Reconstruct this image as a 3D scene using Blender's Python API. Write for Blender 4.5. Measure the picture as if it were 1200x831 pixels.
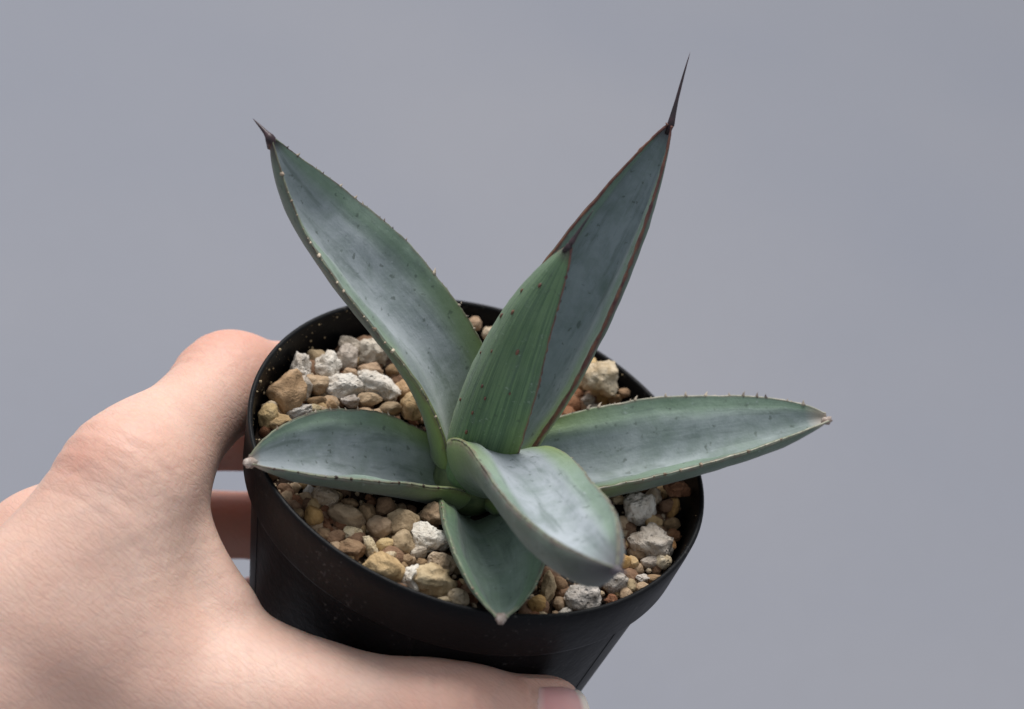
import bpy, bmesh, math, random
import numpy as np
from mathutils import Vector, Matrix, noise

scene = bpy.context.scene
for o in list(bpy.data.objects):
    bpy.data.objects.remove(o, do_unlink=True)
COL = scene.collection
rad = math.radians
RIM_Z = 0.80                      # height of the pot rim above the ground (metres)
ORG = Vector((0, 0, RIM_Z))       # centre of the pot rim; local numbers below are in mm from here

# ------------------------------------------------------------------ camera
cam_data = bpy.data.cameras.new('camera')
cam = bpy.data.objects.new('camera', cam_data)
COL.objects.link(cam)
cam_data.sensor_width = 36.0
cam_data.lens = 18.0 / math.tan(rad(12.5))
cam_data.clip_start = 0.01
cam_data.clip_end = 60.0
cF = Vector((0.0, 0.79750716, -0.60330948))
cR = Vector((0.94655377, 0.1945951, 0.2572328))
cU = Vector((-0.32254607, 0.57106486, 0.7548834))
cam.matrix_world = Matrix.Translation(ORG + Vector((0.000226, -0.343113, 0.282980))) @ \
    Matrix((cR, cU, -cF)).transposed().to_4x4()
cam_data.dof.use_dof = True
cam_data.dof.focus_distance = 0.437
cam_data.dof.aperture_fstop = 13.0
cam_data.dof.aperture_blades = 9
scene.camera = cam

# ------------------------------------------------------------------ light
world = bpy.data.worlds.new('World')
scene.world = world
world.use_nodes = True
bg = world.node_tree.nodes['Background']
bg.inputs['Color'].default_value = (0.86, 0.92, 1.0, 1)
bg.inputs['Strength'].default_value = 0.61

def area_lamp(name, loc, target, size, power, colour):
    d = bpy.data.lights.new(name, 'AREA')
    d.shape = 'DISK'
    d.size = size
    d.energy = power
    d.color = colour
    o = bpy.data.objects.new(name, d)
    COL.objects.link(o)
    o.location = loc
    o.rotation_euler = (Vector(target) - Vector(loc)).to_track_quat('-Z', 'Y').to_euler()
    return o
area_lamp('soft_overhead_light', (-0.75, 1.50, RIM_Z + 2.85), ORG, 2.1, 147.0, (1.0, 0.97, 0.94))  # added area lamp for soft daylight from above and behind, no actual window

scene.view_settings.view_transform = 'Standard'
scene.view_settings.look = 'None'
scene.view_settings.exposure = 0.0
scene.view_settings.gamma = 1.0

# ------------------------------------------------------------------ helpers
def tag(o, label=None, cat=None, group=None, kind=None):
    if label: o['label'] = label
    if cat: o['category'] = cat
    if group: o['group'] = group
    if kind: o['kind'] = kind
    return o

def link(name, me, mat, parent=None, loc=None, smooth=True):
    o = bpy.data.objects.new(name, me)
    COL.objects.link(o)
    if mat is not None: me.materials.append(mat)
    if parent is not None: o.parent = parent
    if loc is not None: o.location = loc
    if smooth and len(me.polygons):
        me.polygons.foreach_set('use_smooth', [True] * len(me.polygons))
    return o

def mesh_from(name, verts, faces):
    me = bpy.data.meshes.new(name)
    me.from_pydata([tuple(v) for v in verts], [], faces)
    me.update()
    return me

def empty(name, loc):
    o = bpy.data.objects.new(name, None)
    COL.objects.link(o)
    o.location = loc
    o.empty_display_size = 0.01
    return o

def attr(me, name, vals):
    a = me.attributes.new(name, 'FLOAT', 'POINT')
    a.data.foreach_set('value', np.asarray(vals, dtype=np.float32).ravel())

class NT:
    """small wrapper for building node materials"""
    def __init__(self, name):
        self.m = bpy.data.materials.new(name)
        self.m.use_nodes = True
        self.t = self.m.node_tree
        self.b = self.t.nodes['Principled BSDF']
    def n(self, typ, **kw):
        nd = self.t.nodes.new(typ)
        for k, v in kw.items():
            if k.startswith('i_'):
                key = k[2:]
                key = int(key) if key.isdigit() else key.replace('_', ' ')
                s = nd.inputs[key]
                if hasattr(v, 'is_linked'): self.t.links.new(v, s)
                else: s.default_value = v
            else:
                setattr(nd, k, v)
        return nd
    def l(self, a, b): self.t.links.new(a, b)
    def math(self, op, a, b=0.0, c=0.0, clamp=False):
        return self.n('ShaderNodeMath', operation=op, use_clamp=clamp, i_0=a, i_1=b, i_2=c).outputs[0]
    def attr(self, name): return self.n('ShaderNodeAttribute', attribute_name=name).outputs['Fac']
    def ramp(self, fac, stops, interp='LINEAR'):
        r = self.n('ShaderNodeValToRGB', i_Fac=fac)
        r.color_ramp.interpolation = interp
        e = r.color_ramp.elements
        while len(e) < len(stops): e.new(0.5)
        for i, (p, c) in enumerate(stops):
            e[i].position = p
            e[i].color = (c, c, c, 1) if not hasattr(c, '__len__') else (*c, 1)
        return r.outputs[0]
    def mix(self, fac, a, b, blend='MIX'):
        nd = self.t.nodes.new('ShaderNodeMix')
        nd.data_type = 'RGBA'
        nd.blend_type = blend
        for sock, v in ((nd.inputs[0], fac), (nd.inputs[6], a), (nd.inputs[7], b)):
            if hasattr(v, 'is_linked'): self.t.links.new(v, sock)
            elif hasattr(v, '__len__'): sock.default_value = (*v, 1) if len(v) == 3 else v
            else: sock.default_value = v
        return nd.outputs[2]
    def noise(self, vec, scale, detail=4.0, rough=0.55, dist=0.0):
        nd = self.n('ShaderNodeTexNoise', i_Scale=scale, i_Detail=detail, i_Roughness=rough, i_Distortion=dist)
        if vec is not None: self.l(vec, nd.inputs['Vector'])
        return nd.outputs['Fac']
    def obj(self): return self.n('ShaderNodeTexCoord').outputs['Object']
    def bump(self, h, strength, dist, normal=None):
        nd = self.n('ShaderNodeBump', i_Height=h, i_Strength=strength, i_Distance=dist)
        if normal is not None: self.l(normal, nd.inputs['Normal'])
        return nd.outputs[0]
    def set(self, **kw):
        for k, v in kw.items():
            s = self.b.inputs[k.replace('_', ' ')]
            if hasattr(v, 'is_linked'): self.l(v, s)
            else: s.default_value = (*v, 1) if hasattr(v, '__len__') and len(v) == 3 and s.type == 'RGBA' else v
        return self

# ------------------------------------------------------------------ ground
g = NT('grey_concrete')
gv = g.obj()
gn = g.noise(gv, 1.3, 3, 0.5)
gcol = g.mix(g.ramp(gn, [(0.30, 0.0), (0.70, 1.0)]), (0.209, 0.220, 0.262), (0.256, 0.256, 0.281))
gf = g.noise(gv, 60, 5, 0.6)
gcol = g.mix(g.math('MULTIPLY', gf, 0.25), gcol, (0.17, 0.173, 0.185))
g.set(Base_Color=gcol, Roughness=0.9, Normal=g.bump(gf, 0.3, 0.004))
gs = 12.0
gm = mesh_from('ground', [(-gs, -gs, 0), (gs, -gs, 0), (gs, gs, 0), (-gs, gs, 0)], [(0, 1, 2, 3)])
tag(link('ground', gm, g.m, smooth=False), 'plain grey ground far below the held pot', 'ground', kind='structure')

# ------------------------------------------------------------------ pot
def pot_material():
    m = NT('black_plastic')
    v = m.obj()
    dust = m.noise(v, 900, 3, 0.6)
    patch = m.noise(v, 60, 4, 0.6)
    speck = m.ramp(m.math('ADD', dust, m.math('MULTIPLY', m.math('SUBTRACT', patch, 0.5), 0.5)), [(0.66, 0.0), (0.74, 1.0)])
    film = m.ramp(patch, [(0.45, 0.0), (0.75, 1.0)])
    col = m.mix(m.math('MULTIPLY', film, 0.35), (0.0030, 0.0032, 0.0040), (0.008, 0.008, 0.010))
    col = m.mix(m.math('MULTIPLY', speck, 0.40), col, (0.11, 0.10, 0.095))
    scv = m.n('ShaderNodeMapping', i_Vector=v); scv.inputs['Scale'].default_value = (1, 1, 0.12); scv.inputs['Rotation'].default_value = (0.5, 0.3, 0)
    scuff = m.ramp(m.noise(scv.outputs[0], 700, 3, 0.6), [(0.68, 0.0), (0.76, 1.0)])
    col = m.mix(m.math('MULTIPLY', m.math('MULTIPLY', scuff, film), 0.6), col, (0.085, 0.085, 0.09))
    rough = m.math('ADD', 0.36, m.math('MULTIPLY', patch, 0.22))
    m.set(Base_Color=col, Roughness=rough, Normal=m.bump(m.noise(v, 420, 3, 0.6), 0.25, 0.0006))
    m.b.inputs['Specular IOR Level'].default_value = 0.14
    return m.m
POT_MAT = pot_material()

def lathe(name, prof, seg=128, close=False, wob=None):
    """profile of (radius mm, z mm); outward facing when listed top to bottom on the outside"""
    verts, faces = [], []
    n = len(prof)
    for i in range(seg):
        a = 2 * math.pi * i / seg
        for (r, z) in prof:
            dr, dz = wob(a, r, z) if wob else (0, 0)
            verts.append(((r + dr) * math.cos(a) / 1000, (r + dr) * math.sin(a) / 1000, (z + dz) / 1000))
    for i in range(seg):
        j = (i + 1) % seg
        for k in range(n - 1 if not close else n):
            k2 = (k + 1) % n
            faces.append((i * n + k, i * n + k2, j * n + k2, j * n + k))
    return mesh_from(name, verts, faces)

def pot_wob(a, r, z):
    return 0.25 * math.sin(2 * a + 0.6) + 0.10 * math.sin(5 * a + 1), 0.12 * math.sin(3 * a + 2)

pot = empty('plant_pot', ORG + Vector((0, 0, -0.080)))
tag(pot, 'round black plastic plant pot with a wide collar, held in the hand', 'plant pot')
UPM = Vector((0, 0, 0.080))
collar = [(43.95, -0.25), (44.1, 0.12), (44.5, 0.28), (44.88, 0.12), (45.0, -0.25), (44.75, -3), (43.75, -11.2), (43.45, -11.8), (42.9, -12.1),
          (41.6, -12.1), (42.4, -10.5), (43.6, -3)]
link('pot_collar', lathe('pot_collar', collar, close=True, wob=pot_wob), POT_MAT, pot, UPM)
HT = 80.0
def body_r(z): return 42.0 + (z + 12) * 0.175
bodyp = [(42.0 - 0.0, -11.6), (body_r(-12.6), -12.6)] + [(body_r(z), z) for z in (-20, -30, -40, -50, -60, -70, -77)] + \
        [(body_r(-78.5), -79.0), (body_r(-79) - 1.2, -HT), (20, -HT), (19, -78.2), (0.5, -78.2), (0.5, -76.6), (body_r(-78) - 1.4, -76.6)] + \
        [(body_r(z) - 1.1, z) for z in (-60, -40, -20, -13)] + [(40.9, -11.6)]
link('pot_body', lathe('pot_body', bodyp, close=True), POT_MAT, pot, UPM)
# moulded vertical ribs on the body
for k in range(6):
    a = rad(k * 60 + 30)
    vs = []
    for z in (-12.3, -74):
        r = body_r(z)
        for da, dr in ((-0.022, -0.3), (-0.010, 0.13), (0.010, 0.13), (0.022, -0.3)):
            vs.append(((r + dr) * math.cos(a + da) / 1000, (r + dr) * math.sin(a + da) / 1000, z / 1000))
    fs = [(0, 1, 5, 4), (1, 2, 6, 5), (2, 3, 7, 6), (3, 0, 4, 7), (0, 3, 2, 1), (4, 5, 6, 7)]
    link('rib', mesh_from('rib', vs, fs), POT_MAT, pot, UPM, smooth=False)

# ------------------------------------------------------------------ leaf shapes
LEAVES = {
    'A': (3.00719, 0.47115, 1.21423, 0.59699, 1.23730, 0.07348, 0.01261, 0.48290, 0.84659, 0.77395, 1.11996, 0.82462, 1.00754, -0.14299, -0.00747, -0.00462, 0.00611, -0.00571, 0.00434),
    'B': (1.08806, 0.01531, 1.13101, 1.18527, 1.34678, 0.07629, 0.01082, 0.33150, 0.64360, 0.75220, 0.78846, 1.22354, 1.40222, 0.09258, 0.08354, 0.00161, 0.00365, -0.00631, 0.00506),
    'C': (-2.25138, -0.24735, 1.45866, 1.65342, 2.05386, 0.05760, 0.00953, 0.27165, 0.74859, 0.73187, 0.86920, 1.00153, 0.90858, 0.01109, 0.01912, -0.00114, -0.00441, -0.00564, 0.00250),
    'D': (3.80216, -0.04741, 0.46490, 0.25448, 0.12039, 0.04588, 0.01124, 0.46609, 0.66001, 0.61474, 1.04992, 1.08864, 1.13555, -0.03348, -0.11045, -0.00360, -0.00161, -0.00956, 0.00511),
    'E': (0.36841, 0.09060, 0.30103, 0.34648, 0.38665, 0.06829, 0.01225, 0.46659, 0.73522, 0.59807, 0.94395, 0.95462, 1.15145, 0.13323, -0.27099, 0.00383, 0.00121, -0.00876, 0.00537),
    'F': (-1.19093, 0.14467, 0.87145, 0.31714, 0.76502, 0.07302, 0.00950, 0.64922, 0.89951, 0.74245, 0.25533, 0.77489, 1.49364, -0.02289, 0.27126, 0.00200, -0.00074, 0.00039, 0.00915),
    'G': (-1.30777, -0.04842, 0.66410, 0.35681, 0.09278, 0.04773, 0.01021, 0.52207, 0.69995, 0.61619, 0.71208, 0.86399, 0.70516, -0.02632, 0.09897, 0.00237, -0.00333, -0.01425, 0.00537),
}

def q3(a, b, c, t): return a * (1 - t) * (1 - 2 * t) + 4 * b * t * (1 - t) + c * t * (2 * t - 1)

def leaf_surface(v, nt=72, nu=25, seed=0, wavy=1.0, tipw=0.0005, vo=0.0, cr=1.0):
    az, daz, e0, e1, e2, L, W, tp, wb, q, f0, f1, f2, r0, r1, bx, by, bz, th = v
    T = np.linspace(0, 1, nt)
    T = 1 - (1 - T) ** 1.25
    U = np.sin(np.linspace(-1, 1, nu) * np.pi / 2)
    el = q3(e0, e1, e2, T)
    a = az + daz * (T - 0.3)
    d = np.stack([np.cos(el) * np.cos(a), np.cos(el) * np.sin(a), np.sin(el)], -1)
    mid = np.zeros((nt, 3))
    mid[1:] = np.cumsum((d[1:] + d[:-1]) / 2 * L * np.diff(T)[:, None], 0)
    mid += np.array([bx, by, bz])
    S = np.stack([-np.sin(a), np.cos(a), 0 * a], -1)
    N = np.cross(d, S)
    ro = r0 + r1 * T
    c, s = np.cos(ro)[:, None], np.sin(ro)[:, None]
    S, N = c * S + s * N, -s * S + c * N
    x = np.minimum(T / tp, 1)
    y = np.clip((T - tp) / (1 - tp), 0, 1)
    w = W * np.where(T < tp, wb + (1 - wb) * np.sin(np.pi / 2 * x), np.maximum(np.cos(np.pi / 2 * y), 0) ** q)
    w = np.maximum(w, tipw)
    ph = np.maximum(q3(f0, f1, f2, T), 0.05)
    rs = np.random.RandomState(seed + 5)
    def wave(n):
        o = np.zeros(nt)
        for k in range(1, n): o += rs.normal() / (k ** 0.7) * np.sin(k * np.pi * T * 1.3 + rs.uniform(0, 6.28))
        return o
    jag = lambda: np.convolve(rs.normal(size=nt + 2), [0.25, 0.5, 0.25], 'valid') * 0.011
    wl, wr = wave(11) * 0.010 * wavy + jag(), wave(11) * 0.010 * wavy + jag()
    lift_l, lift_r = wave(8) * 0.00016 * wavy, wave(8) * 0.00016 * wavy
    A = ph[:, None] * U[None]
    R = (w / ph)[:, None]
    side = np.where(U[None] < 0, 1 + wl[:, None], 1 + wr[:, None])
    lift = np.where(U[None] < 0, lift_l[:, None], lift_r[:, None]) * (U[None] ** 4)
    vee = np.sqrt(U[None] ** 2 + 0.012) ** 1.25 * (R * (1 - np.cos(ph))[:, None])
    hgt = R * (1 - np.cos(A)) * (1 - 0.65 * cr) + vee * 0.65 * cr
    up = mid[:, None] + S[:, None] * (R * np.sin(A) * side)[..., None] + N[:, None] * (hgt + lift)[..., None]
    nl = -S[:, None] * np.sin(A)[..., None] + N[:, None] * np.cos(A)[..., None]
    flat = up
    # gentle dents left by the leaves that were pressed on it in the bud
    dent = np.zeros((nt, nu))
    for k in range(9):
        tc, uc = rs.uniform(0.1, 0.95), rs.uniform(-0.8, 0.8)
        dent += rs.normal() * np.exp(-((T[:, None] - tc) / 0.09) ** 2 - ((U[None] - uc) / 0.28) ** 2)
    up = up + nl * (dent * 0.00075 * wavy * (1 - U[None] ** 2))[..., None]
    for sg in (-1, 1):      # imprints of the neighbouring leaf margins, parallel to the edge
        uc = sg * (0.60 + 0.10 * np.sin(T * 5 + seed + sg) + 0.05 * np.sin(T * 17 + seed * 2))
        amp = 0.00065 * wavy * np.clip(np.sin(np.pi * np.clip(T * 1.15, 0, 1)), 0, 1) * (0.75 + 0.5 * np.sin(T * 9 + seed * 3 + sg))
        up = up + nl * (amp[:, None] * np.exp(-((U[None] - uc[:, None]) / 0.10) ** 2))[..., None]
    # raised waxy ridge just inside the margins and a crease down the middle near the tip
    u0 = (vo + 0.13 * np.sin(T * 6.5 + seed))[:, None] * np.clip(1.2 - T[:, None], 0, 1)
    crease = np.clip(1 - np.sqrt((U[None] - u0) ** 2 + 0.006) * 1.45, 0, 1) * 0.0040 * cr * np.clip(np.sin(np.pi * np.clip(T[:, None] * 0.86 + 0.06, 0, 1)), 0, 1) ** 0.7
    tt = th * (1 - 0.55 * T) * np.minimum(1, (w / W) * 1.6)
    up = up - nl * np.minimum(crease, 0.72 * tt[:, None] * np.clip(1 - U[None] ** 2, 0, 1) ** 0.8)[..., None]
    lo = flat - nl * (tt[:, None] * (np.clip(1 - U[None] ** 2, 0, 1) ** 0.8 * (1 - 0.6 * T[:, None]) + 0.6 * T[:, None] * np.clip(1 - np.sqrt(U[None] ** 2 + 0.004), 0, 1) ** 0.9 * 1.1) + 0.00022 + 0.00055 * np.minimum(1, w / W * 1.3)[:, None] * np.abs(U[None]) ** 3)[..., None]
    ctr = np.array([0, 0, -0.0125])
    def clasp(a): return np.concatenate([(a[0] + (ctr - a[0]) * f)[None] for f in (0.75, 0.5, 0.25)] + [a])
    ext = lambda a: np.concatenate([np.repeat(a[:1], 3, 0), a])
    return ext(T), U, clasp(up), clasp(lo), ext(S), ext(N), ext(d), ext(nl)

LEAF_PTS = np.concatenate([np.concatenate([q.reshape(-1, 3) for q in leaf_surface(v)[2:4]]) for v in LEAVES.values()]) * 1000

# ------------------------------------------------------------------ soil and grit
def stone_material(name, stops, bump=0.5, scale=260, pits=0.0, rough=0.92):
    m = NT(name)
    v = m.obj()
    off = m.n('ShaderNodeObjectInfo').outputs['Random']
    vec = m.n('ShaderNodeVectorMath', operation='ADD', i_0=v)
    comb = m.n('ShaderNodeCombineXYZ', i_X=off, i_Y=m.math('MULTIPLY', off, 7.3), i_Z=m.math('MULTIPLY', off, 3.1)).outputs[0]
    m.l(comb, vec.inputs[1])
    vv = vec.outputs[0]
    a = m.noise(vv, scale, 5, 0.6, 0.4)
    b = m.noise(vv, scale * 5, 4, 0.65)
    f = m.math('ADD', m.math('MULTIPLY', a, 0.75), m.math('MULTIPLY', b, 0.25))
    col = m.ramp(f, stops)
    hsv = m.n('ShaderNodeHueSaturation', i_Color=col)
    m.l(m.math('ADD', 0.90, m.math('MULTIPLY', off, 0.24)), hsv.inputs['Value'])
    m.l(m.math('ADD', 0.488, m.math('MULTIPLY', off, 0.024)), hsv.inputs['Hue'])
    h = m.math('ADD', m.math('MULTIPLY', b, 0.5), a)
    if pits:
        vo = m.n('ShaderNodeTexVoronoi', i_Scale=scale * 4.0)
        m.l(vv, vo.inputs['Vector'])
        pit = m.ramp(vo.outputs['Distance'], [(0.05, 0.0), (0.35, 1.0)])
        h = m.math('ADD', h, m.math('MULTIPLY', pit, pits))
    m.set(Base_Color=hsv.outputs[0], Roughness=rough, Normal=m.bump(h, min(1.0, bump * 1.7), 0.0014))
    m.b.inputs['Specular IOR Level'].default_value = 0.25
    return m.m
SM = {
    'white': stone_material('white_pumice', [(0.30, (0.36, 0.29, 0.22)), (0.47, (0.62, 0.56, 0.49)), (0.7, (0.76, 0.72, 0.66))], 0.55, 230, 0.35),
    'grey': stone_material('grey_pumice', [(0.30, (0.30, 0.24, 0.185)), (0.5, (0.50, 0.435, 0.36)), (0.7, (0.62, 0.56, 0.48))], 0.5, 240, 0.3),
    'cream': stone_material('cream_pumice', [(0.30, (0.34, 0.24, 0.13)), (0.5, (0.53, 0.42, 0.28)), (0.7, (0.64, 0.56, 0.44))], 0.5, 240, 0.25),
    'tan': stone_material('tan_clay_stone', [(0.30, (0.25, 0.165, 0.095)), (0.5, (0.43, 0.31, 0.195)), (0.7, (0.54, 0.42, 0.28))], 0.4, 260),
    'ochre': stone_material('ochre_clay_stone', [(0.30, (0.29, 0.185, 0.095)), (0.5, (0.49, 0.335, 0.18)), (0.7, (0.59, 0.43, 0.26))], 0.4, 240),
    'olive': stone_material('olive_tan_stone', [(0.30, (0.19, 0.135, 0.08)), (0.5, (0.35, 0.26, 0.16)), (0.7, (0.45, 0.345, 0.225))], 0.35, 260),
    'orange': stone_material('orange_stone', [(0.30, (0.24, 0.125, 0.05)), (0.5, (0.42, 0.235, 0.095)), (0.7, (0.52, 0.33, 0.16))], 0.35, 260),
    'brown': stone_material('brown_clay_stone', [(0.30, (0.12, 0.07, 0.04)), (0.5, (0.25, 0.155, 0.09)), (0.7, (0.36, 0.24, 0.145))], 0.45, 260),
    'rust': stone_material('rusty_clay_stone', [(0.30, (0.12, 0.05, 0.025)), (0.5, (0.25, 0.12, 0.06)), (0.7, (0.36, 0.20, 0.11))], 0.55, 280),
}
SOIL_Z = -7.2
def soil_h(x, y):
    return SOIL_Z - 1.6 - 6.0 * math.exp(-((x - 1.5) ** 2 + (y + 5) ** 2) / 150) + 0.9 * noise.noise(Vector((x * 0.09, y * 0.09, 3.0))) + 0.6 * noise.noise(Vector((x * 0.4, y * 0.4, 9.0)))
sv, sf = [], []
NR, NA = 44, 120
for i in range(NR + 1):
    r = 42.2 * i / NR
    for j in range(NA):
        a = 2 * math.pi * j / NA
        x, y = r * math.cos(a), r * math.sin(a)
        sv.append((x / 1000, y / 1000, (soil_h(x, y) if i > 0 else soil_h(0, 0)) / 1000))
for i in range(NR):
    for j in range(NA):
        sf.append((i * NA + j, (i + 1) * NA + j, (i + 1) * NA + (j + 1) % NA, i * NA + (j + 1) % NA))
soilm = stone_material('dark_soil', [(0.3, (0.012, 0.008, 0.005)), (0.5, (0.035, 0.022, 0.013)), (0.7, (0.085, 0.05, 0.028))], 0.8, 420)
tag(link('soil', mesh_from('soil', sv, sf), soilm, loc=ORG), 'dark crumbly soil filling the black pot beneath the stones', 'soil', kind='stuff')

def pebble_mesh(name, rx, ry, rz, seed, rough, sub=3):
    bm = bmesh.new()
    bmesh.ops.create_icosphere(bm, subdivisions=sub, radius=1.0)
    o = Vector((seed * 3.7, seed * 1.9, seed * 5.3))
    rng = random.Random(seed)
    planes = []
    for k in range(9):
        d = Vector((rng.gauss(0, 1), rng.gauss(0, 1), rng.gauss(0, 1))).normalized()
        planes.append((d, rng.uniform(0.62, 0.86) if rough else rng.uniform(0.64, 0.88)))
    for v in bm.verts:
        p = v.co.copy()
        for d, h in planes:                       # worn facets
            s = p.dot(d) - h
            if s > 0: p -= d * s * 0.85
        n1 = noise.noise(p * 1.2 + o)
        n2 = noise.noise(p * 2.7 + o)
        n3 = noise.noise(p * 6.0 + o)
        n4 = noise.noise(p * 13.0 + o)
        n3 = (abs(n3) - 0.25) * 1.3 if rough else n3
        k = 1 + (0.24 * n1 + 0.24 * n2 + 0.14 * n3 + 0.05 * n4 if rough else 0.18 * n1 + 0.11 * n2 + 0.055 * n3 + 0.025 * n4)
        p *= k * 1.1
        v.co = Vector((p.x * rx, p.y * ry, p.z * rz)) / 1000
    me = bpy.data.meshes.new(name)
    bm.to_mesh(me)
    bm.free()
    return me

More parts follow.
